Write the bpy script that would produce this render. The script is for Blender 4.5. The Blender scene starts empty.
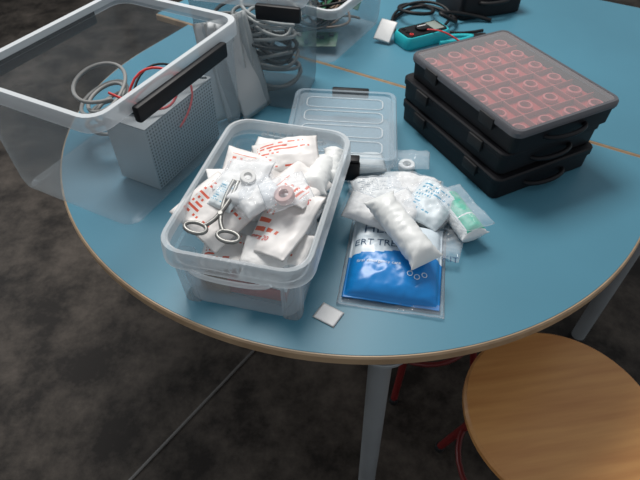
import bpy, bmesh, math, random
from mathutils import Vector, Matrix, Euler, noise
random.seed(7)
D=bpy.data; S=bpy.context.scene; COL=S.collection
TZ=0.75
rad=math.radians
# ---------------------------------------------------------------- materials
def newmat(name):
    m=D.materials.new(name); m.use_nodes=True; nt=m.node_tree
    return m,nt,nt.nodes["Principled BSDF"],nt.nodes["Material Output"]
def M(name,col,rough=.5,metal=0,spec=.5,bump=0,bscale=60,var=0,vscale=8,sub=0):
    m,nt,b,o=newmat(name)
    b.inputs["Base Color"].default_value=(*col,1);b.inputs["Roughness"].default_value=rough
    b.inputs["Metallic"].default_value=metal;b.inputs["Specular IOR Level"].default_value=spec
    tc=nt.nodes.new("ShaderNodeTexCoord")
    if var:
        n=nt.nodes.new("ShaderNodeTexNoise");n.inputs["Scale"].default_value=vscale;n.inputs["Detail"].default_value=5
        nt.links.new(tc.outputs["Object"],n.inputs["Vector"])
        r=nt.nodes.new("ShaderNodeValToRGB");r.color_ramp.elements[0].position=.3;r.color_ramp.elements[1].position=.7
        r.color_ramp.elements[0].color=(*[c*(1-var) for c in col],1);r.color_ramp.elements[1].color=(*[min(1,c*(1+var)) for c in col],1)
        nt.links.new(n.outputs["Fac"],r.inputs["Fac"]);nt.links.new(r.outputs["Color"],b.inputs["Base Color"])
    if bump:
        n2=nt.nodes.new("ShaderNodeTexNoise");n2.inputs["Scale"].default_value=bscale;n2.inputs["Detail"].default_value=4
        nt.links.new(tc.outputs["Object"],n2.inputs["Vector"])
        bp=nt.nodes.new("ShaderNodeBump");bp.inputs["Strength"].default_value=bump;bp.inputs["Distance"].default_value=.002
        nt.links.new(n2.outputs["Fac"],bp.inputs["Height"]);nt.links.new(bp.outputs["Normal"],b.inputs["Normal"])
    return m
def clear(name,body=.15,col=(.85,.88,.9),tint=(.95,.97,.98),rough=.12,edge=.5,bump=0,bscale=40):
    m,nt,b,o=newmat(name);L=nt.links
    b.inputs["Base Color"].default_value=(*col,1);b.inputs["Roughness"].default_value=rough
    tr=nt.nodes.new("ShaderNodeBsdfTransparent");tr.inputs[0].default_value=(*tint,1)
    lw=nt.nodes.new("ShaderNodeLayerWeight");lw.inputs["Blend"].default_value=.35
    mul=nt.nodes.new("ShaderNodeMath");mul.operation='MULTIPLY_ADD';mul.inputs[1].default_value=edge;mul.inputs[2].default_value=body;mul.use_clamp=True
    L.new(lw.outputs["Facing"],mul.inputs[0])
    if bump:
        tc=nt.nodes.new("ShaderNodeTexCoord");n2=nt.nodes.new("ShaderNodeTexNoise");n2.inputs["Scale"].default_value=bscale;n2.inputs["Detail"].default_value=3
        L.new(tc.outputs["Object"],n2.inputs["Vector"])
        bp=nt.nodes.new("ShaderNodeBump");bp.inputs["Strength"].default_value=bump;bp.inputs["Distance"].default_value=.004
        L.new(n2.outputs["Fac"],bp.inputs["Height"]);L.new(bp.outputs["Normal"],b.inputs["Normal"])
    mx=nt.nodes.new("ShaderNodeMixShader")
    L.new(mul.outputs[0],mx.inputs[0]);L.new(tr.outputs[0],mx.inputs[1]);L.new(b.outputs[0],mx.inputs[2]);L.new(mx.outputs[0],o.inputs[0])
    return m
def printed(name,base,ink,cols=34,rows=14,thr=.45,v0=.15,v1=.85,u0=.1,u1=.9,big=False,rough=.45):
    m,nt,b,o=newmat(name);L=nt.links
    def mt(op,a,bb=None,c=None):
        n=nt.nodes.new("ShaderNodeMath");n.operation=op
        for i,x in enumerate((a,bb,c)):
            if x is None: continue
            if isinstance(x,(int,float)): n.inputs[i].default_value=x
            else: L.new(x,n.inputs[i])
        return n.outputs[0]
    uv=nt.nodes.new("ShaderNodeTexCoord");sp=nt.nodes.new("ShaderNodeSeparateXYZ");L.new(uv.outputs["UV"],sp.inputs[0])
    u,v=sp.outputs[0],sp.outputs[1]
    us=mt('MULTIPLY',u,cols);vs=mt('MULTIPLY',v,rows)
    fu=mt('FLOOR',us);fv=mt('FLOOR',vs)
    cb=nt.nodes.new("ShaderNodeCombineXYZ");L.new(fu,cb.inputs[0]);L.new(fv,cb.inputs[1])
    wn=nt.nodes.new("ShaderNodeTexWhiteNoise");wn.noise_dimensions='2D';L.new(cb.outputs[0],wn.inputs["Vector"])
    a=mt('GREATER_THAN',wn.outputs["Value"],thr)
    fr=mt('FRACT',vs);a=mt('MULTIPLY',a,mt('LESS_THAN',mt('ABSOLUTE',mt('SUBTRACT',fr,.5)),.24))
    cr=nt.nodes.new("ShaderNodeCombineXYZ");L.new(fv,cr.inputs[0]);cr.inputs[1].default_value=3.3
    w2=nt.nodes.new("ShaderNodeTexWhiteNoise");w2.noise_dimensions='2D';L.new(cr.outputs[0],w2.inputs["Vector"])
    a=mt('MULTIPLY',a,mt('LESS_THAN',u,mt('MULTIPLY_ADD',w2.outputs["Value"],1.1,.15)))
    for s_,lo,hi in ((u,u0,u1),(v,v0,v1)):
        a=mt('MULTIPLY',a,mt('GREATER_THAN',s_,lo));a=mt('MULTIPLY',a,mt('LESS_THAN',s_,hi))
    mx=nt.nodes.new("ShaderNodeMix");mx.data_type='RGBA';mx.inputs["A"].default_value=(*base,1);mx.inputs["B"].default_value=(*ink,1)
    L.new(a,mx.inputs["Factor"]);L.new(mx.outputs["Result"],b.inputs["Base Color"])
    b.inputs["Roughness"].default_value=rough
    return m
def woodmat(name,c1,c2,rough=.45,scale=6):
    m,nt,b,o=newmat(name);L=nt.links
    tc=nt.nodes.new("ShaderNodeTexCoord");mp=nt.nodes.new("ShaderNodeMapping");mp.inputs["Scale"].default_value=(1,10,1)
    n=nt.nodes.new("ShaderNodeTexNoise");n.inputs["Scale"].default_value=scale;n.inputs["Detail"].default_value=6
    r=nt.nodes.new("ShaderNodeValToRGB");r.color_ramp.elements[0].color=(*c1,1);r.color_ramp.elements[1].color=(*c2,1)
    r.color_ramp.elements[0].position=.35;r.color_ramp.elements[1].position=.65
    L.new(tc.outputs["Object"],mp.inputs[0]);L.new(mp.outputs[0],n.inputs["Vector"]);L.new(n.outputs["Fac"],r.inputs[0]);L.new(r.outputs[0],b.inputs["Base Color"])
    b.inputs["Roughness"].default_value=rough
    return m
BLUE=M("blue_laminate",(.070,.215,.295),.42,spec=.4,var=.06,vscale=3,bump=.05,bscale=300)
EDGE=woodmat("beech_edge",(.30,.20,.12),(.40,.28,.17))
STEEL=M("grey_painted_steel",(.22,.235,.245),.55,.1,var=.1)
DSTEEL=M("worn_metal_strip",(.10,.095,.09),.5,.3)
BLACK=M("black_plastic",(.006,.006,.008),.5,spec=.25)
DARK=M("dark_rubber",(.012,.012,.013),.6,spec=.3)
MILKY=clear("milky_polypropylene",.13,(.72,.76,.79),(.90,.94,.96),.20,.48,bump=.2,bscale=22)
RIMP=clear("frosted_rim",.34,(.80,.83,.85),(.92,.94,.95),.18,.45)
CLEARP=clear("clear_polystyrene",.08,(.55,.60,.63),(.84,.87,.89),.12,.45)
HAZY=clear("hazy_polypropylene",.10,(.62,.66,.68),(.86,.89,.91),.12,.30)
CLEARRIM=clear("clear_box_rim",.50,(.72,.75,.77),(.9,.92,.93),.18,.45)
CLOUDY=clear("cloudy_polystyrene",.16,(.30,.34,.36),(.76,.80,.82),.15,.35)
FILM=clear("cellophane_film",.035,(.85,.88,.92),(.97,.98,.99),.07,.42,bump=.6,bscale=55)
PAPER=M("white_paper",(.78,.77,.76),.6,bump=.25,bscale=90)
GAUZE=M("white_gauze",(.78,.79,.79),.8,bump=.8,bscale=220)
WRAP=M("white_wrapper",(.78,.79,.78),.38,bump=.25,bscale=60)
PRED=printed("paper_red_print",(.79,.76,.74),(.66,.10,.05),28,12,.35)
PRED2=printed("paper_red_print_large",(.80,.77,.75),(.68,.14,.08),18,8,.30,.2,.8)
PBLUE=printed("paper_blue_print",(.70,.76,.78),(.06,.33,.50),30,12,.45)
PGREY=printed("paper_grey_print",(.74,.75,.75),(.34,.38,.42),44,18,.5)
RED=M("red_plastic",(.58,.03,.028),.45);REDT=M("dark_red_tube",(.13,.010,.010),.4)
TRAYRED=M("tray_red",(.36,.035,.035),.5)
PINK=M("skin_tape",(.66,.47,.45),.6);WHITE=M("white_plastic",(.78,.78,.77),.4)
METAL=M("stainless_steel",(.25,.25,.24),.42,.85)
TEAL=M("teal_plastic",(.02,.42,.47),.4);GREEN=M("green_label",(.012,.46,.30),.45)
KITBLUE=M("kit_blue_print",(.004,.20,.56),.30);NAVY=M("kit_navy_ink",(.02,.07,.15),.4);KWHITE=M("kit_white",(.64,.72,.78),.3)
ORANGEW=woodmat("orange_lacquered_wood",(.52,.23,.075),(.64,.32,.11),.35,4)
# ---------------------------------------------------------------- mesh helpers
def finish(name,bm,mats,smooth=True,parent=None,loc=(0,0,0),rot=(0,0,0)):
    me=D.meshes.new(name);bm.normal_update();bm.to_mesh(me);bm.free()
    ob=D.objects.new(name,me);COL.objects.link(ob)
    for m in (mats if isinstance(mats,(list,tuple)) else [mats]): me.materials.append(m)
    if smooth:
        for p in me.polygons:p.use_smooth=True
    ob.location=loc;ob.rotation_euler=[rad(a) for a in rot]
    if parent: ob.parent=parent
    return ob
def sharp(ob,ang=35):
    me=ob.data;bm=bmesh.new();bm.from_mesh(me)
    for e in bm.edges:
        if len(e.link_faces)==2 and e.calc_face_angle(0)>rad(ang): e.smooth=False
    bm.to_mesh(me);bm.free();return ob
def empty(name,loc=(0,0,0),rotz=0):
    e=D.objects.new(name,None);COL.objects.link(e);e.location=loc;e.rotation_euler=(0,0,rad(rotz));e.empty_display_size=.05;return e
def rr(w,l,r,z,n=5,cx=0,cy=0):
    pts=[]
    for (sx,sy,a0) in ((1,1,0),(-1,1,90),(-1,-1,180),(1,-1,270)):
        for i in range(n+1):
            a=rad(a0+90*i/n);pts.append((cx+sx*(w/2-r)+r*math.cos(a),cy+sy*(l/2-r)+r*math.sin(a),z))
    return pts
def loft(name,loops,mat,cap0=True,cap1=False,parent=None,loc=(0,0,0),rot=(0,0,0),smooth=True,closed=False):
    bm=bmesh.new();L=[[bm.verts.new(p) for p in lp] for lp in loops]
    k=len(L[0]);rng=range(len(L)) if closed else range(len(L)-1)
    for i in rng:
        A=L[i];B=L[(i+1)%len(L)]
        for j in range(k): bm.faces.new((A[j],A[(j+1)%k],B[(j+1)%k],B[j]))
    if cap0 and not closed: bm.faces.new(list(reversed(L[0])))
    if cap1 and not closed: bm.faces.new(L[-1])
    bmesh.ops.recalc_face_normals(bm,faces=bm.faces)
    return sharp(finish(name,bm,mat,smooth,parent,loc,rot))
def box(name,sx,sy,sz,mat,loc=(0,0,0),rot=(0,0,0),parent=None,bev=.0015,seg=2):
    bm=bmesh.new();bmesh.ops.create_cube(bm,size=1);bmesh.ops.scale(bm,vec=(sx,sy,sz),verts=bm.verts)
    if bev: bmesh.ops.bevel(bm,geom=bm.edges[:],offset=min(bev,.45*min(sx,sy,sz)),segments=seg,affect='EDGES',profile=.5)
    return sharp(finish(name,bm,mat,True,parent,loc,rot))
def cyl(name,r,h,mat,loc=(0,0,0),rot=(0,0,0),parent=None,seg=32,r2=None):
    r2=r if r2 is None else r2;b=min(.0015,h*.3,r*.3)
    def c(rr_,z):return [(rr_*math.cos(2*math.pi*i/seg),rr_*math.sin(2*math.pi*i/seg),z) for i in range(seg)]
    return loft(name,[c(r-b,0),c(r,b),c(r2,h-b),c(r2-b,h)],mat,True,True,parent,loc,rot)
def ring(name,ro,ri,h,mat,loc,rot=(0,0,0),parent=None,seg=36):
    def c(rr_,z):return [(rr_*math.cos(2*math.pi*i/seg),rr_*math.sin(2*math.pi*i/seg),z) for i in range(seg)]
    b=h*.12
    return loft(name,[c(ri,0),c(ro-b,0),c(ro,b),c(ro,h-b),c(ro-b,h),c(ri,h)],mat,False,False,parent,loc,rot,closed=True)
def tube(name,pts,r,mat,parent=None,cyclic=False,loc=(0,0,0),rot=(0,0,0),smooth=True):
    cu=D.curves.new(name,'CURVE');cu.dimensions='3D';cu.bevel_depth=r;cu.bevel_resolution=3;cu.use_fill_caps=True
    if smooth:
        sp=cu.splines.new('NURBS');sp.points.add(len(pts)-1)
        for p,q in zip(sp.points,pts):p.co=(*q,1)
        sp.order_u=4;sp.use_endpoint_u=not cyclic;sp.use_cyclic_u=cyclic;sp.resolution_u=5
    else:
        sp=cu.splines.new('POLY');sp.points.add(len(pts)-1)
        for p,q in zip(sp.points,pts):p.co=(*q,1)
        sp.use_cyclic_u=cyclic
    ob=D.objects.new(name,cu);COL.objects.link(ob);cu.materials.append(mat)
    dg=bpy.context.evaluated_depsgraph_get();me=D.meshes.new_from_object(ob.evaluated_get(dg));D.objects.remove(ob)
    for p in me.polygons:p.use_smooth=True
    ob=D.objects.new(name,me);COL.objects.link(ob)
    if not me.materials: me.materials.append(mat)
    ob.location=loc;ob.rotation_euler=[rad(a) for a in rot]
    if parent: ob.parent=parent
    return ob
def ridged(p): return 1-abs(noise.noise(p))*2
def textmesh(body,size,x,y,H,mat,name,parent,bold=0):
    cu=D.curves.new(name,'FONT');cu.body=body;cu.size=size;cu.offset=bold;cu.resolution_u=2
    ob=D.objects.new(name,cu);COL.objects.link(ob);bpy.context.view_layer.update()
    dg=bpy.context.evaluated_depsgraph_get();me=D.meshes.new_from_object(ob.evaluated_get(dg));D.objects.remove(ob)
    bm=bmesh.new();bm.from_mesh(me);bmesh.ops.triangulate(bm,faces=bm.faces)
    for _ in range(3):
        es=[e for e in bm.edges if e.calc_length()>.003]
        if es: bmesh.ops.subdivide_edges(bm,edges=es,cuts=1);bmesh.ops.triangulate(bm,faces=bm.faces)
    for v in bm.verts:
        X,Y=v.co.x+x,v.co.y+y;v.co=(X,Y,H(X,Y)+.0008)
    return finish(name,bm,mat,True,parent)
def pillow(name,w,l,t,mat,loc,rot=(0,0,0),seed=0,crease=.002,bend=.006,n=30,bottom=.4,texts=(),film=None,matf=None,p=5,parent=None):
    o=Vector((seed*3.17,seed*1.31,seed*.7))
    def low(x,y): return bend*noise.noise(Vector((x*11,y*11,0))+o)*2+crease*.5*ridged(Vector((x*45,y*45,1))+o)
    def body(x,y):
        u=min(1,abs(2.12*x/w));v=min(1,abs(2.12*y/l));return t*((1-u**p)*(1-v**p))**.6
    def H(x,y):
        b=body(x,y);k=min(1,b/(t*.4+1e-6))
        return low(x,y)+b+k*crease*(ridged(Vector((x*28,y*28,5))+o)+.5*ridged(Vector((x*80,y*80,9))+o))
    bm=bmesh.new();uvl=bm.loops.layers.uv.new("UVMap")
    T={};B={}
    for i in range(n+1):
        for j in range(n+1):
            x=w*(i/n-.5);y=l*(j/n-.5)
            T[i,j]=bm.verts.new((x,y,H(x,y)))
            B[i,j]=T[i,j] if i in(0,n) or j in(0,n) else bm.verts.new((x,y,low(x,y)-bottom*body(x,y)-.0004))
    for i in range(n):
        for j in range(n):
            for G,fl in ((T,0),(B,1)):
                ids=[(i,j),(i+1,j),(i+1,j+1),(i,j+1)]
                if fl: ids=ids[::-1]
                f=bm.faces.new([G[k] for k in ids])
                for lp,k in zip(f.loops,ids): lp[uvl].uv=(k[0]/n,k[1]/n)
                if matf: f.material_index=matf(w*((i+.5)/n-.5),l*((j+.5)/n-.5))
    ob=finish(name,bm,mat,True,parent,loc,rot)
    for k,(s,size,x,y,m) in enumerate(texts): textmesh(s,size,x,y,H,m,"print_%d"%(k+1),ob)
    if film:
        fw,fl_=w*film,l*film
        bm=bmesh.new();g={}
        nn=34
        for i in range(nn+1):
            for j in range(nn+1):
                x=fw*(i/nn-.5);y=fl_*(j/nn-.5)
                z=(H(max(-w/2,min(w/2,x)),max(-l/2,min(l/2,y)))+.0025+.0035*ridged(Vector((x*40,y*40,2))+o)+.002*ridged(Vector((x*110,y*110,3))+o))
                e=max(abs(2*x/fw),abs(2*y/fl_));z-= (e**6)*t*.6
                g[i,j]=bm.verts.new((x,y,z))
        for i in range(nn):
            for j in range(nn): bm.faces.new((g[i,j],g[i+1,j],g[i+1,j+1],g[i,j+1]))
        finish("clear_wrapper",bm,FILM,True,ob)
    return ob
def rollpack(name,L,r,mats,loc,rot,seed=0,matf=None,fin=.16,crease=.0015,parent=None):
    o=Vector((seed*2.3,seed,0));nu,nv=40,32;bm=bmesh.new();G=[]
    for i in range(nu+1):
        u=i/nu;d=min(u,1-u)/fin;c=1 if d>=1 else math.sin(d*math.pi/2)**.8
        a=r*(1.0+.28*(1-c));b=max(.0008,r*c);row=[]
        for j in range(nv):
            th=2*math.pi*j/nv
            k=1+crease/r*(ridged(Vector((u*12,math.cos(th)*2,math.sin(th)*2))+o)+.6*ridged(Vector((u*30,math.cos(th)*5,math.sin(th)*5))+o))
            row.append(bm.verts.new(((u-.5)*L,a*math.cos(th)*k,b*math.sin(th)*k+.004*(1-c)*math.sin(u*9+seed))))
        G.append(row)
    for i in range(nu):
        for j in range(nv):
            f=bm.faces.new((G[i][j],G[i+1][j],G[i+1][(j+1)%nv],G[i][(j+1)%nv]))
            if matf: f.material_index=matf((i+.5)/nu,j/nv)
    bm.faces.new(G[0]);bm.faces.new(G[-1][::-1]);bmesh.ops.recalc_face_normals(bm,faces=bm.faces)
    return finish(name,bm,mats,True,parent,loc,rot)
# ---------------------------------------------------------------- room
def plane_box(name,sx,sy,sz,loc,mat): return box(name,sx,sy,sz,mat,loc,bev=0)
def floormat():
    m,nt,b,o=newmat("worn_dark_concrete");L=nt.links;tc=nt.nodes.new("ShaderNodeTexCoord")
    n=nt.nodes.new("ShaderNodeTexNoise");n.inputs["Scale"].default_value=5.2;n.inputs["Detail"].default_value=9;n.inputs["Roughness"].default_value=.70
    r=nt.nodes.new("ShaderNodeValToRGB");e=r.color_ramp.elements;e[0].position=.40;e[0].color=(.014,.011,.009,1);e[1].position=.66;e[1].color=(.085,.070,.058,1)
    L.new(tc.outputs["Object"],n.inputs["Vector"]);L.new(n.outputs["Fac"],r.inputs[0]);L.new(r.outputs[0],b.inputs["Base Color"])
    b.inputs["Roughness"].default_value=.6;b.inputs["Specular IOR Level"].default_value=.2
    bp=nt.nodes.new("ShaderNodeBump");bp.inputs["Strength"].default_value=.3;bp.inputs["Distance"].default_value=.01
    L.new(n.outputs["Fac"],bp.inputs["Height"]);L.new(bp.outputs[0],b.inputs["Normal"]);return m
plane_box("floor",8,8,.1,(0,1.5,-.05),floormat())
WALL=M("painted_wall",(.55,.55,.53),.8,bump=.2,bscale=40,var=.04)
plane_box("wall_back",8,.1,3,(0,5.5,1.5),WALL)
plane_box("wall_left",.1,8,3,(-4,1.5,1.5),WALL)
box("baseboard_back",8,.02,.1,M("baseboard_grey",(.2,.2,.2),.5),(0,5.44,.05))
box("floor_expansion_strip",.009,1.6,.004,DSTEEL,(-.352,.70,.002),(0,0,-36.2))
# ---------------------------------------------------------------- tables
def table_top(parent,poly,name):
    def off(k,z):
        out=[];n=len(poly)
        for i in range(n):
            p=Vector(poly[i]);a=Vector(poly[i-1]);b=Vector(poly[(i+1)%n])
            t=(b-a).normalized();nn=Vector((t.y,-t.x));out.append((p.x-nn.x*k,p.y-nn.y*k,z))
        return out
    loft(name+"_core",[off(.003,TZ-.022),off(0,TZ-.019),off(0,TZ-.004),off(.0025,TZ-.0008),off(.006,TZ-.0008)],EDGE,True,True,parent)
    loft(name+"_laminate",[off(.0045,TZ-.0009),off(.005,TZ)],BLUE,False,True,parent)
def tleg(parent,n,x,y,tilt=0):
    dx=.72*math.sin(rad(tilt))
    cyl("leg_%d"%n,.0205,TZ-.03,STEEL,(x+dx,y,.006),(0,-tilt,0),parent=parent)
    cyl("foot_cap_%d"%n,.024,.03,DARK,(x+dx,y,0),parent=parent)
    cyl("mounting_plate_%d"%n,.05,.008,STEEL,(x,y,TZ-.031),parent=parent)
C=Vector((.075,1.083));R=.662
nrm=Vector((.507,.862));tan=Vector((.862,-.507));dist=.183
t1=empty("half_round_table")
poly=[]
N=96
for i in range(N+1):
    a=math.pi+math.pi*i/N
    p=C+tan*(R*math.cos(a))+nrm*(R*math.sin(a));poly.append((p.x,p.y))
p=C+tan*R+nrm*dist;poly.append((p.x,p.y));p=C-tan*R+nrm*dist;poly.append((p.x,p.y))
table_top(t1,poly,"top")
tleg(t1,1,.103,.470,1.5)
for k,a in enumerate((150,30)):
    p=C+tan*(.58*math.cos(rad(a)))+nrm*(.12);tleg(t1,k+2,p.x,p.y)
t2=empty("rectangular_table")
g=.003;q=[C-tan*.80+nrm*(dist+g),C+tan*.80+nrm*(dist+g),C+tan*.80+nrm*(dist+.85),C-tan*.80+nrm*(dist+.85)]
poly2=[]
for a,b in zip(q,q[1:]+q[:1]):
    for i in range(6): poly2.append(tuple(a.lerp(b,i/6)))
table_top(t2,poly2,"top")
for k,(a,b) in enumerate(((-.72,.08),(.72,.08),(.72,.78),(-.72,.78))):
    p=C+tan*a+nrm*(dist+b);tleg(t2,k+1,p.x,p.y)
# ---------------------------------------------------------------- clear storage boxes
def storage(name,W,L,Hh,loc,rotz,body=CLEARP,rim=CLEARRIM,taper=.03,latch=(),lip=.02,shift=0,frac=.5):
    e=empty(name,loc,rotz);t=taper
    loft("tub",[rr(W-t-.03,L-t-.03,.02,.004),rr(W-t-.01,L-t-.01,.028,.001),rr(W-t,L-t,.03,.008),rr(W-t*.8,L-t*.8,.03,.03),
        rr(W-t*.62,L-t*.62,.03,Hh-.045),rr(W-t*.45,L-t*.45,.03,Hh-.04),rr(W-t*.4,L-t*.4,.03,Hh-.002)],body,True,False,e)
    loft("rim",[rr(W-t*.4-.014,L-t*.4-.014,.028,Hh-.012),rr(W-t*.4-.012,L-t*.4-.012,.03,Hh),rr(W-.004,L-.004,.034,Hh+.001),rr(W,L,.035,Hh-.003),rr(W,L,.035,Hh-lip),rr(W-.003,L-.003,.034,Hh-lip)],rim,False,False,e)
    k=0
    for (sx_,sy_) in latch:
        k+=1
        if sx_: box("latch_%d"%k,.014,L*frac,.030,BLACK,(sx_*(W/2+.006),shift,Hh-.030),parent=e,bev=.004)
        else: box("latch_%d"%k,W*frac,.014,.032,BLACK,(shift,sy_*(L/2+.006),Hh-.026),parent=e,bev=.004)
    return e
def at(e,x,y,z=0):
    a=e.rotation_euler.z;return (e.location.x+x*math.cos(a)-y*math.sin(a),e.location.y+x*math.sin(a)+y*math.cos(a),e.location.z+z)
a=-26;ca,sa=math.cos(rad(a)),math.sin(rad(a))
WA,LA=.32,.42
fr=Vector((-.158,1.046));cA=fr-Vector((ca,sa))*WA/2-Vector((-sa,ca))*LA/2
A=storage("large_storage_box",WA,LA,.25,(cA.x,cA.y,TZ),a,body=HAZY,latch=((1,0),(-1,0)),frac=.62,lip=.026)
def perf():
    m,nt,b,o=newmat("perforated_metal");L=nt.links
    tc=nt.nodes.new("ShaderNodeTexCoord");mp=nt.nodes.new("ShaderNodeMapping");mp.inputs["Scale"].default_value=(135,135,135)
    fr_=nt.nodes.new("ShaderNodeVectorMath");fr_.operation='FRACTION';sb=nt.nodes.new("ShaderNodeVectorMath");sb.operation='SUBTRACT';sb.inputs[1].default_value=(.5,.5,.5)
    L.new(tc.outputs["Object"],mp.inputs[0]);L.new(mp.outputs[0],fr_.inputs[0]);L.new(fr_.outputs[0],sb.inputs[0])
    sp=nt.nodes.new("ShaderNodeSeparateXYZ");L.new(sb.outputs[0],sp.inputs[0])
    cb=nt.nodes.new("ShaderNodeCombineXYZ");L.new(sp.outputs[1],cb.inputs[0]);L.new(sp.outputs[2],cb.inputs[1])
    ln=nt.nodes.new("ShaderNodeVectorMath");ln.operation='LENGTH';L.new(cb.outputs[0],ln.inputs[0])
    lt=nt.nodes.new("ShaderNodeMath");lt.operation='LESS_THAN';lt.inputs[1].default_value=.30;L.new(ln.outputs["Value"],lt.inputs[0])
    mx=nt.nodes.new("ShaderNodeMix");mx.data_type='RGBA';mx.inputs["A"].default_value=(.36,.39,.41,1);mx.inputs["B"].default_value=(.05,.06,.07,1)
    L.new(lt.outputs[0],mx.inputs["Factor"]);L.new(mx.outputs["Result"],b.inputs["Base Color"]);b.inputs["Roughness"].default_value=.45;b.inputs["Metallic"].default_value=.2
    return m
PERF=perf()
psu=empty("perforated_power_supply",at(A,.075,.02,.008),a)
box("case",.10,.21,.14,PERF,(0,0,.071),parent=psu,bev=.002)
box("top_plate",.102,.212,.003,STEEL,(0,0,.1425),parent=psu)
box("terminal_block",.05,.03,.018,BLACK,(-.01,-.06,.152),parent=psu)
tube("red_wire",[(-.02,-.06,.16),(-.03,-.02,.21),(.03,.03,.20),(.060,.0,.175),(.060,-.05,.14),(.0,-.08,.175),(-.03,-.09,.19)],.0024,RED,parent=psu)
tube("red_wire_2",[(-.01,-.06,.16),(.0,.02,.19),(.045,.07,.18),(.058,.03,.12),(.056,-.02,.10)],.0022,RED,parent=psu)
tube("black_wire",[(-.01,-.06,.16),(-.04,.0,.20),(.0,.07,.19),(.045,.06,.16),(.05,.09,.15)],.0022,DARK,parent=psu)
SHEET=clear("translucent_sheet",.6,(.66,.66,.66),(.9,.9,.9),.4,.3)
docs=empty("document_stack")
for k in range(3):
    pillow("sheet_%d"%(k+1),.10,.22,.0008,SHEET,(-.215+.020*k,1.085+.010*k,.862),(80-3*k,0,30+12*k),seed=20+k,crease=.0010,bend=.005,n=16,bottom=.2,parent=docs)
def coil(name,cx,cy,cz,rx,ry,n,r,mat,seed,parent=None):
    rnd=random.Random(seed);pts=[];ph=0
    for lp in range(n):
        ox,oy=rnd.uniform(-.25,.25)*rx,rnd.uniform(-.25,.25)*ry;tx,ty=rnd.uniform(-.6,.6),rnd.uniform(-.6,.6);k=rnd.uniform(.55,1.0)
        for i in range(8):
            t=2*math.pi*i/8
            pts.append((cx+ox+rx*k*math.cos(t),cy+oy+ry*k*math.sin(t),cz+.015*lp+.03+rx*.5*(tx*math.cos(t)+ty*math.sin(t))))
    return tube(name,pts,r,mat,parent=parent)
CABG=M("grey_cable",(.22,.22,.215),.5);CABB=M("black_cable",(.010,.010,.011),.5,spec=.3)
x,y,z=at(A,-.07,.02,.03);coil("grey_cable_coil",x,y,z,.06,.08,6,.004,CABG,3)
# box B
b=-13;cb_,sb_=math.cos(rad(b)),math.sin(rad(b));WB,LB=.27,.19
nr=Vector((-.040,1.085));cB=nr-Vector((cb_,sb_))*WB/2+Vector((-sb_,cb_))*LB/2
Bx=storage("medium_storage_box",WB,LB,.265,(cB.x,cB.y,TZ),b,body=CLOUDY,taper=.02,latch=((0,-1),),shift=.085,frac=.36)
WCAB=M("white_cable",(.40,.40,.39),.5)
cbn=empty("cable_bundle")
for k,(dx,dz,m_,sd) in enumerate(((.03,.01,CABG,5),(-.04,.03,WCAB,6),(.04,.06,CABB,8),(-.02,.09,CABG,9),(.03,.11,WCAB,10),(-.05,.10,CABB,13))):
    x,y,z=at(Bx,dx,0,dz);coil("cable_%d"%(k+1),x,y,z,.075,.055,5,.0042,m_,sd,cbn)
# box C
c_=-29;cc,sc_=math.cos(rad(c_)),math.sin(rad(c_));WC,LC=.26,.34
nr=Vector((.035,1.30));cC=nr-Vector((cc,sc_))*WC/2+Vector((-sc_,cc))*LC/2
Cx=storage("storage_box",WC,LC,.15,(cC.x,cC.y,TZ),c_,taper=.03)
PCB=M("green_circuit_board",(.02,.10,.045),.4,var=.4,vscale=60)
pcbs=empty("electronics_parts_pile")
for k in range(10):
    x,y,z=at(Cx,random.uniform(-.06,.07),random.uniform(-.11,.11),.02+.010*k)
    pb=box("circuit_board_%d"%(k+1),.08,.06,.002,PCB,(x,y,z),(random.uniform(-25,25),random.uniform(-20,20),random.uniform(0,180)),bev=.0004,parent=pcbs)
    for q_ in range(4): box("chip_%d"%(q_+1),.014,.010,.005,BLACK,(random.uniform(-.03,.03),random.uniform(-.02,.02),.0035),parent=pb,bev=.0005)
for k,(dx,dy,m_) in enumerate(((0,-.06,CABB),(.02,.0,CABB),(-.02,.05,M("green_cable",(.03,.18,.08),.5)),(.0,.06,CABB),(.03,-.02,M("brown_cable",(.12,.07,.04),.5)))):
    x,y,z=at(Cx,dx,dy,.03);coil("cable_%d"%(k+1),x,y,z,.07,.07,4,.0035,m_,11+k,pcbs)
# ---------------------------------------------------------------- first aid box
F=empty("first_aid_storage_box",(-.0925,.6650,TZ),-12.8)
W,L_,Hh=.238,.356,.138
loft("tub",[rr(.160,.284,.02,.006),rr(.182,.306,.028,.004),rr(.190,.312,.03,.0),rr(.195,.316,.032,.006),rr(.201,.320,.034,.05),rr(.207,.328,.034,.098),
    rr(.215,.336,.036,.101),rr(.218,.339,.036,.132)],MILKY,True,False,F)
loft("rim",[rr(.216,.337,.035,.120),rr(.217,.338,.035,.136),rr(.223,.344,.037,.139),rr(.234,.353,.04,.138),rr(W,L_,.042,.133),rr(W+.003,L_+.003,.042,.104),rr(W,L_,.042,.103),rr(W-.004,L_-.004,.04,.105)],RIMP,False,False,F)
for k,(sx_,sy_) in enumerate(((1,1),(-1,1),(1,-1),(-1,-1))):
    loft("corner_post_%d"%(k+1),[rr(.034,.034,.012,0,4,sx_*.083,sy_*.143),rr(.036,.036,.013,.10,4,sx_*.086,sy_*.147)],MILKY,True,False,F)
for sy_ in (1,-1):
    for i in range(9): box("rib_%s%d"%("f" if sy_>0 else "n",i+1),.0015,.008,.026,RIMP,(-.048+.012*i,sy_*(L_/2-.005),.122),parent=F,bev=.0004)
    tube("end_handle_%s"%("far" if sy_>0 else "near"),[(-.062,sy_*.178,.105),(-.055,sy_*.182,.098),(0,sy_*.184,.096),(.055,sy_*.182,.098),(.062,sy_*.178,.105)],.004,RIMP,parent=F)
P=pillow
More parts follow.
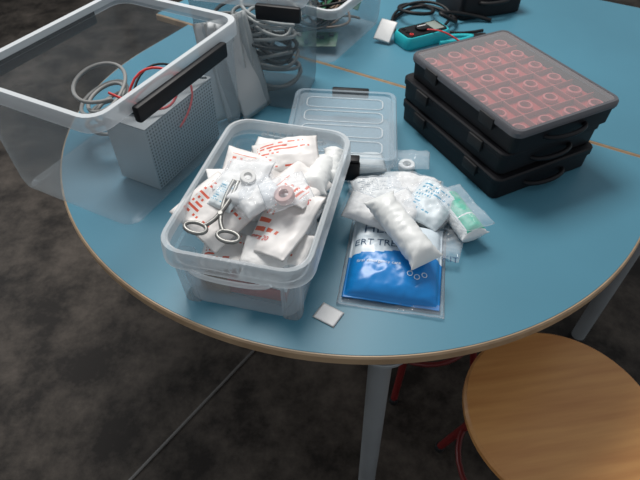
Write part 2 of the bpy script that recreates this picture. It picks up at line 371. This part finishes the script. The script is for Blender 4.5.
rnd=random.Random(5)
mats=[PRED,PAPER,PGREY,PRED2,PAPER,PRED]
k=0
pile=empty("sterile_packet_pile")
for z in (.772,.790,.808,.824):
    for (lx,ly) in ((-.042,-.090),(.044,-.085),(-.042,.0),(.044,.01),(-.040,.095),(.044,.10)):
        x,y,_=at(F,lx+rnd.uniform(-.003,.003),ly+rnd.uniform(-.006,.006))
        if ly<-.05 and (z<.80 or z>.82): k+=1;continue
        P("packet_%d"%(k+1),.078,.086,.008,mats[k%6],(x,y,z),(rnd.uniform(-8,8),rnd.uniform(-5,5),rnd.uniform(-14,14)-12),seed=k+30,n=16,bend=.003,parent=pile);k+=1
x,y,_=at(F,.02,-.118);box("bandage_carton",.10,.035,.030,M("red_carton",(.34,.07,.06),.6,var=.3,vscale=30),(x,y,.775),(8,4,-10),bev=.001)
x,y,_=at(F,-.05,-.118);box("brown_carton",.05,.04,.026,M("kraft_card",(.20,.13,.08),.7,var=.2,vscale=30),(x,y,.770),(0,0,-14),bev=.001)
x,y,_=at(F,.035,-.128);rollpack("gauze_roll",.08,.012,WRAP,(x,y,.806),(0,8,-12),seed=3)
# visible packets
P("gauze_packet",.105,.108,.007,PRED,(-.168,.622,.866),(12,20,-38),seed=1,bend=.008,texts=[("STERILE",.016,-.036,.022,RED)])
P("gauze_packet",.098,.130,.008,PRED2,(-.060,.600,.860),(12,-16,-36),seed=2,bend=.009,texts=[("COMPRESS",.015,-.042,.040,RED),("10 x 20",.013,-.035,-.045,RED)])
P("gauze_packet",.120,.085,.008,PRED2,(-.110,.712,.872),(12,6,-8),seed=3,bend=.008,texts=[("10 x 10 cm",.015,-.050,-.02,RED)])
P("gauze_packet",.12,.085,.010,PRED,(-.062,.748,.876),(16,-10,4),seed=4,bend=.008)
P("gauze_packet",.10,.07,.010,PAPER,(-.080,.785,.864),(6,-4,-16),seed=14,bend=.008)
P("gauze_packet",.10,.078,.007,PRED2,(-.032,.668,.884),(14,14,58),seed=9,bend=.009)
P("gauze_packet",.075,.060,.006,PAPER,(-.155,.69,.870),(4,18,20),seed=26,bend=.008)
P("dressing_packet",.085,.100,.009,[PAPER],(-.128,.668,.884),(14,-10,-22),seed=5,film=1.12,crease=.003,bend=.009)
P("dressing_packet",.045,.050,.005,PBLUE,(-.152,.636,.886),(14,0,-30),seed=6)
P("dressing_packet",.075,.060,.010,[PAPER],(-.098,.632,.884),(8,-8,35),seed=8,film=1.14,crease=.003,bend=.008)
rollpack("gauze_roll",.105,.019,WRAP,(-.002,.706,.874),(0,8,76),seed=4)
rollpack("gauze_roll",.088,.015,WRAP,(.020,.742,.866),(0,-5,82),seed=7)
P("dressing_packet",.080,.055,.006,PAPER,(-.085,.552,.840),(22,-3,-14),seed=11)
P("gauze_packet",.06,.06,.006,PRED2,(-.043,.560,.842),(18,-14,-30),seed=12)
ring("medical_tape_roll",.016,.008,.013,PINK,(-.055,.622,.896),(16,-12,0))
P("zip_bag",.075,.06,.003,[FILM],(-.054,.622,.907),(8,-8,20),seed=13,crease=.003)
ring("medical_tape_roll",.013,.007,.010,WHITE,(-.118,.66,.902),(20,10,0))
sc=empty("surgical_scissors",(-.160,.586,.880),0);sc.rotation_euler=(rad(12),rad(4),rad(-16))
for s in (1,-1):
    tube("blade_%d"%(1 if s>0 else 2),[(s*-.005,.0,0),(s*.004,.025,.001*s),(s*.007,.05,.001*s),(s*.0035,.080,0)],.0038,METAL,parent=sc)
    tube("shank_%d"%(1 if s>0 else 2),[(s*-.005,0,0),(s*-.010,-.010,0),(s*-.016,-.016,0)],.0036,METAL,parent=sc)
    tube("finger_ring_%d"%(1 if s>0 else 2),[(s*-.027+.019*math.cos(t*math.pi/5),-.023+.010*math.sin(t*math.pi/5),0) for t in range(10)],.0032,METAL,parent=sc,cyclic=True)
cyl("pivot_screw",.005,.007,METAL,(0,.012,-.002),parent=sc,seg=16)
# ---------------------------------------------------------------- shallow lidded box behind
G=empty("shallow_lidded_box",(.047,.957,TZ),-5)
w,l,h=.232,.262,.066
SHP=clear("shallow_box_plastic",.16,(.66,.71,.75),(.93,.96,.97),.2,.5)
loft("tub",[rr(w-.03,l-.03,.018,.002),rr(w-.022,l-.022,.02,0),rr(w-.012,l-.012,.02,h-.014)],SHP,True,False,G)
LIDM=clear("lid_plastic",.18,(.58,.67,.74),(.92,.96,.98),.18,.45)
loft("lid",[rr(w,l,.022,h-.016),rr(w,l,.022,h-.004),rr(w-.006,l-.006,.02,h),rr(w-.022,l-.022,.016,h),rr(w-.026,l-.026,.014,h-.005)],LIDM,False,True,G)
for k,(cx,cy,ww,ll) in enumerate(((0,.078,.17,.040),(0,.024,.17,.040),(0,-.030,.17,.040),(0,-.084,.17,.040))):
    tube("lid_rib_%d"%(k+1),rr(ww,ll,.012,h-.004,3,cx,cy),.0016,RIMP,parent=G,cyclic=True,smooth=False)
box("clip_far",.085,.012,.022,BLACK,(.01,l/2+.004,h-.010),parent=G,bev=.003)
box("clip_near",.03,.012,.042,BLACK,(.028,-l/2-.005,h-.024),parent=G,bev=.003)
box("clip_tab",.026,.02,.006,BLACK,(.028,-l/2+.002,h+.001),parent=G,bev=.002)
P("gauze_packet",.09,.06,.014,PAPER,at(G,.05,-.080,.018),(0,0,6),seed=50,n=14,bend=.002)
# ---------------------------------------------------------------- organizer cases
e0=-63.0
LIDO=clear("organizer_lid",.10,(.7,.68,.70),(.93,.90,.91),.12,.35);LFR=M("lid_frame_grey",(.09,.09,.10),.35);DPK=M("divider_pink",(.36,.08,.075),.4);CUP=M("red_cup",(.46,.12,.12),.4)
def organizer(name,z,off,top=False):
    e1=Vector((math.cos(rad(e0)),math.sin(rad(e0))));e2=Vector((-e1.y,e1.x))
    LN,WD=.34,.26
    c=Vector((.197,1.084))+e1*(LN/2+off[0])+e2*(WD/2+off[1])
    e=empty(name,(c.x,c.y,z),e0+off[2])
    loft("base",[rr(LN-.02,WD-.02,.012,.0),rr(LN-.008,WD-.008,.014,.002),rr(LN-.006,WD-.006,.014,.034),rr(LN,WD,.016,.036),rr(LN,WD,.016,.041),rr(LN-.012,WD-.012,.012,.041),rr(LN-.014,WD-.014,.012,.006)],BLACK,True,True,e)
    if top:
        loft("red_tray",[rr(LN-.02,WD-.02,.01,.008),rr(LN-.016,WD-.016,.01,.030)],TRAYRED,True,True,e)
        for i in range(1,6): box("divider_a%d"%i,.002,WD-.02,.012,DPK,(-LN/2+i*LN/6,0,.035),parent=e,bev=.0004)
        for j in range(1,4): box("divider_b%d"%j,LN-.02,.002,.012,DPK,(0,-WD/2+j*WD/4,.035),parent=e,bev=.0004)
        for i in range(6):
            for j in range(4):
                ring("cup_%d_%d"%(i,j),.015,.011,.009,CUP,(-LN/2+(i+.5)*LN/6,-WD/2+(j+.5)*WD/4,.030),parent=e,seg=20)
        loft("clear_lid",[rr(LN+.002,WD+.002,.017,.040),rr(LN+.002,WD+.002,.017,.050),rr(LN-.004,WD-.004,.014,.053)],LIDO,False,True,e)
        loft("lid_frame",[rr(LN+.004,WD+.004,.018,.040),rr(LN+.004,WD+.004,.018,.049),rr(LN-.002,WD-.002,.016,.0535),rr(LN-.014,WD-.014,.012,.0535)],LFR,False,False,e)
    else:
        loft("lid",[rr(LN,WD,.016,.0415),rr(LN,WD,.016,.049),rr(LN-.006,WD-.006,.014,.052),rr(LN-.03,WD-.03,.01,.052),rr(LN-.034,WD-.034,.01,.050)],BLACK,True,True,e)
    for k,dx in enumerate((-.09,.09)): box("latch_%d"%(k+1),.04,.006,.024,DARK,(dx,-WD/2-.002,.036),parent=e,bev=.002)
    tube("carry_handle",[(LN/2-.004,-.05,.02),(LN/2+.018,-.045,.02),(LN/2+.02,.045,.02),(LN/2-.004,.05,.02)],.005,BLACK,parent=e)
    return e
organizer("parts_organizer_case",TZ,(.0,-.012,0))
organizer("parts_organizer_case",TZ+.053,(-.01,-.008,1.0))
organizer("parts_organizer_case",TZ+.106,(.0,.0,0),True)
# ---------------------------------------------------------------- emergency kit bag
def kf(x,y):
    b_=.002+.006*math.sin(x*30+.5)
    return 1 if y<b_ else 0
kit=P("emergency_treatment_kit_bag",.162,.178,.024,[KWHITE,KITBLUE],(.131,.606,TZ+.012),(3,0,-10),seed=15,n=70,bend=.003,crease=.0014,matf=kf,
  texts=[("HEK",.030,-.062,.044,NAVY),("ERT TREATMENT KIT",.0195,-.074,.014,NAVY),("O",.014,.020,-.045,KWHITE),("O",.014,.032,-.050,KWHITE),("O",.014,.044,-.044,KWHITE),("first emergency care",.009,-.065,-.025,KWHITE)])
P("zip_bag",.176,.200,.002,[FILM],(.131,.604,TZ+.004),(1,0,-10),seed=27,crease=.002,bend=.002)
rollpack("bandage_roll_packet",.152,.0225,WRAP,(.139,.630,.820),(4,8,-61),seed=1,crease=.0022)
P("bandage_packet",.085,.065,.010,PAPER,(.088,.700,.792),(6,10,-20),seed=16,film=1.15,crease=.003)
P("bandage_packet",.10,.075,.014,PGREY,(.115,.775,.772),(0,3,12),seed=17,film=1.1,crease=.003)
P("bandage_packet",.12,.07,.016,PAPER,(.175,.790,.775),(0,0,-14),seed=18,film=1.08,crease=.003)
P("dressing_packet",.085,.095,.010,PBLUE,(.205,.725,.790),(6,4,-40),seed=19,film=1.1,crease=.003)
P("bandage_packet",.08,.075,.012,PAPER,(.150,.718,.785),(6,4,30),seed=21,film=1.1,crease=.003)
P("zip_bag",.07,.10,.004,[FILM],(.225,.66,.760),(0,0,-20),seed=22,crease=.005)
rollpack("green_label_bandage_roll",.112,.022,[GAUZE,GREEN,KITBLUE],(.258,.706,.778),(0,4,-68),seed=5,fin=.12,matf=lambda u,v:1 if ((v<.36 or v>.92) and .06<u<.94 and not(.62<u<.66)) else 0)
P("zip_bag",.062,.115,.003,[FILM],(.258,.702,.803),(0,0,22),seed=23,crease=.003)
ring("medical_tape_roll",.017,.009,.014,WHITE,(.182,.880,TZ+.001),(0,0,0))
P("zip_bag",.075,.06,.003,[FILM],(.19,.880,TZ+.018),(0,0,-10),seed=24,crease=.003)
P("paper_scrap",.040,.034,.0003,PAPER,(.0145,.500,TZ+.0012),(0,0,-32),seed=25,crease=.0003,bend=.0006,n=10)
# ---------------------------------------------------------------- multimeter, cables, label
mm=empty("multimeter",(.29,1.475,TZ),-62)
loft("body",[rr(.075,.15,.016,0),rr(.08,.155,.018,.006),rr(.08,.155,.018,.026),rr(.072,.147,.016,.034)],TEAL,True,True,mm)
loft("face",[rr(.064,.138,.012,.034),rr(.062,.136,.012,.0365)],BLACK,False,True,mm)
box("display",.048,.034,.002,M("lcd",(.25,.29,.26),.2),(0,.042,.0375),parent=mm)
cyl("selector_dial",.018,.008,BLACK,(0,-.005,.0365),parent=mm)
box("dial_pointer",.003,.03,.002,WHITE,(0,-.005,.0455),parent=mm,bev=.0004)
for k,dx in enumerate((-.02,0,.02)): ring("jack_%d"%(k+1),.006,.003,.003,RED if k==2 else DARK,(dx,-.052,.0365),parent=mm,seg=16)
pl=empty("pliers",(.42,1.475,TZ+.012),-75)
for s in (1,-1):
    tube("handle_%d"%(1 if s>0 else 2),[(0,.02,0),(s*.012,0,0),(s*.020,-.04,0),(s*.016,-.09,0)],.006,TEAL,parent=pl)
    tube("jaw_%d"%(1 if s>0 else 2),[(s*.004,.02,0),(s*.007,.035,0),(s*.002,.06,0)],.005,DARK,parent=pl)
tube("black_power_cable",[(.20,1.56,.756),(.24,1.66,.756),(.33,1.70,.77),(.36,1.60,.775),(.27,1.56,.79),(.22,1.63,.78),(.28,1.72,.762),(.40,1.68,.757),(.42,1.56,.757),(.36,1.53,.80),(.33,1.56,.80),(.45,1.62,.77),(.52,1.60,.757)],.0055,CABB)
tube("black_power_cable",[(.22,1.52,.756),(.20,1.60,.758),(.26,1.68,.782),(.37,1.66,.79),(.41,1.59,.768),(.33,1.51,.762),(.41,1.50,.757),(.48,1.53,.757)],.0045,CABB)
tube("red_test_lead",[(.30,1.46,.79),(.35,1.44,.80),(.39,1.43,.757),(.46,1.41,.757),(.44,1.38,.757)],.0022,RED)
pillow("paper_label",.05,.065,.0005,PAPER,(.185,1.475,.777),(40,0,-30),seed=40,crease=.0005,bend=.006,n=12)
td=empty("tool_case",(.50,1.72,TZ),20)
loft("case_body",[rr(.20,.16,.015,0),rr(.22,.17,.02,.005),rr(.22,.17,.02,.07),rr(.21,.16,.018,.078)],BLACK,True,True,td)
box("blue_label",.10,.05,.002,KITBLUE,(-.04,0,.079),parent=td);tube("handle",[(-.05,-.085,.05),(-.045,-.11,.05),(.045,-.11,.05),(.05,-.085,.05)],.006,DARK,parent=td)
# ---------------------------------------------------------------- stools
def stool(name,x,y,rotz,zs=.45,R_=.195):
    e=empty(name,(x,y,0),rotz)
    def c(r_,z):return [(r_*math.cos(2*math.pi*i/64),r_*math.sin(2*math.pi*i/64),z) for i in range(64)]
    loft("seat",[c(R_-.01,zs-.024),c(R_,zs-.018),c(R_,zs-.006),c(R_-.006,zs),c(R_-.03,zs)],ORANGEW,True,True,e)
    for k in range(4):
        t=rad(45+90*k);u=Vector((math.cos(t),math.sin(t)))
        tube("leg_%d"%(k+1),[(u.x*.11,u.y*.11,zs-.03),(u.x*.135,u.y*.135,zs-.04),(u.x*.15,u.y*.15,.2),(u.x*.19,u.y*.19,.012)],.010,REDT,parent=e,smooth=False)
        cyl("foot_%d"%(k+1),.013,.02,DARK,(u.x*.19,u.y*.19,0),parent=e,seg=16)
    tube("foot_ring",[(.155*math.cos(2*math.pi*i/32),.155*math.sin(2*math.pi*i/32),.18) for i in range(32)],.007,REDT,parent=e,cyclic=True,smooth=False)
    return e
stool("wooden_stool",.49,.48,10)
stool("wooden_stool",.30,.90,20)
# ---------------------------------------------------------------- lights
wd=D.worlds.new("World");S.world=wd;wd.use_nodes=True
bg=wd.node_tree.nodes["Background"];bg.inputs[0].default_value=(.90,.95,1,1);bg.inputs[1].default_value=.42
def area(name,loc,target,size,power,col=(1,1,1)):
    l_=D.lights.new(name,'AREA');l_.shape='RECTANGLE';l_.size=size[0];l_.size_y=size[1];l_.energy=power;l_.color=col
    o=D.objects.new(name,l_);COL.objects.link(o);o.location=loc
    o.rotation_euler=(Vector(target)-Vector(loc)).to_track_quat('-Z','Y').to_euler();return o
area("ceiling_lamp",(-.3,1.9,2.8),(0,.8,.75),(1.2,.8),58,(1,.97,.93))
area("window_light",(-3.2,2.5,2.0),(0,.9,.8),(1.6,1.6),32,(.90,.95,1))
# ---------------------------------------------------------------- camera
cd=D.cameras.new("camera");cam=D.objects.new("camera",cd);COL.objects.link(cam);S.camera=cam
cd.sensor_width=36;cd.lens=523.76/640*36;cd.clip_start=.02
cd.dof.use_dof=True;cd.dof.focus_distance=.92;cd.dof.aperture_fstop=7
cam.matrix_world=Matrix.Translation((0,0,1.449))@Matrix.Rotation(rad(90-46.25),4,'X')@Matrix.Rotation(rad(.37),4,'Z')
S.view_settings.view_transform='Standard'
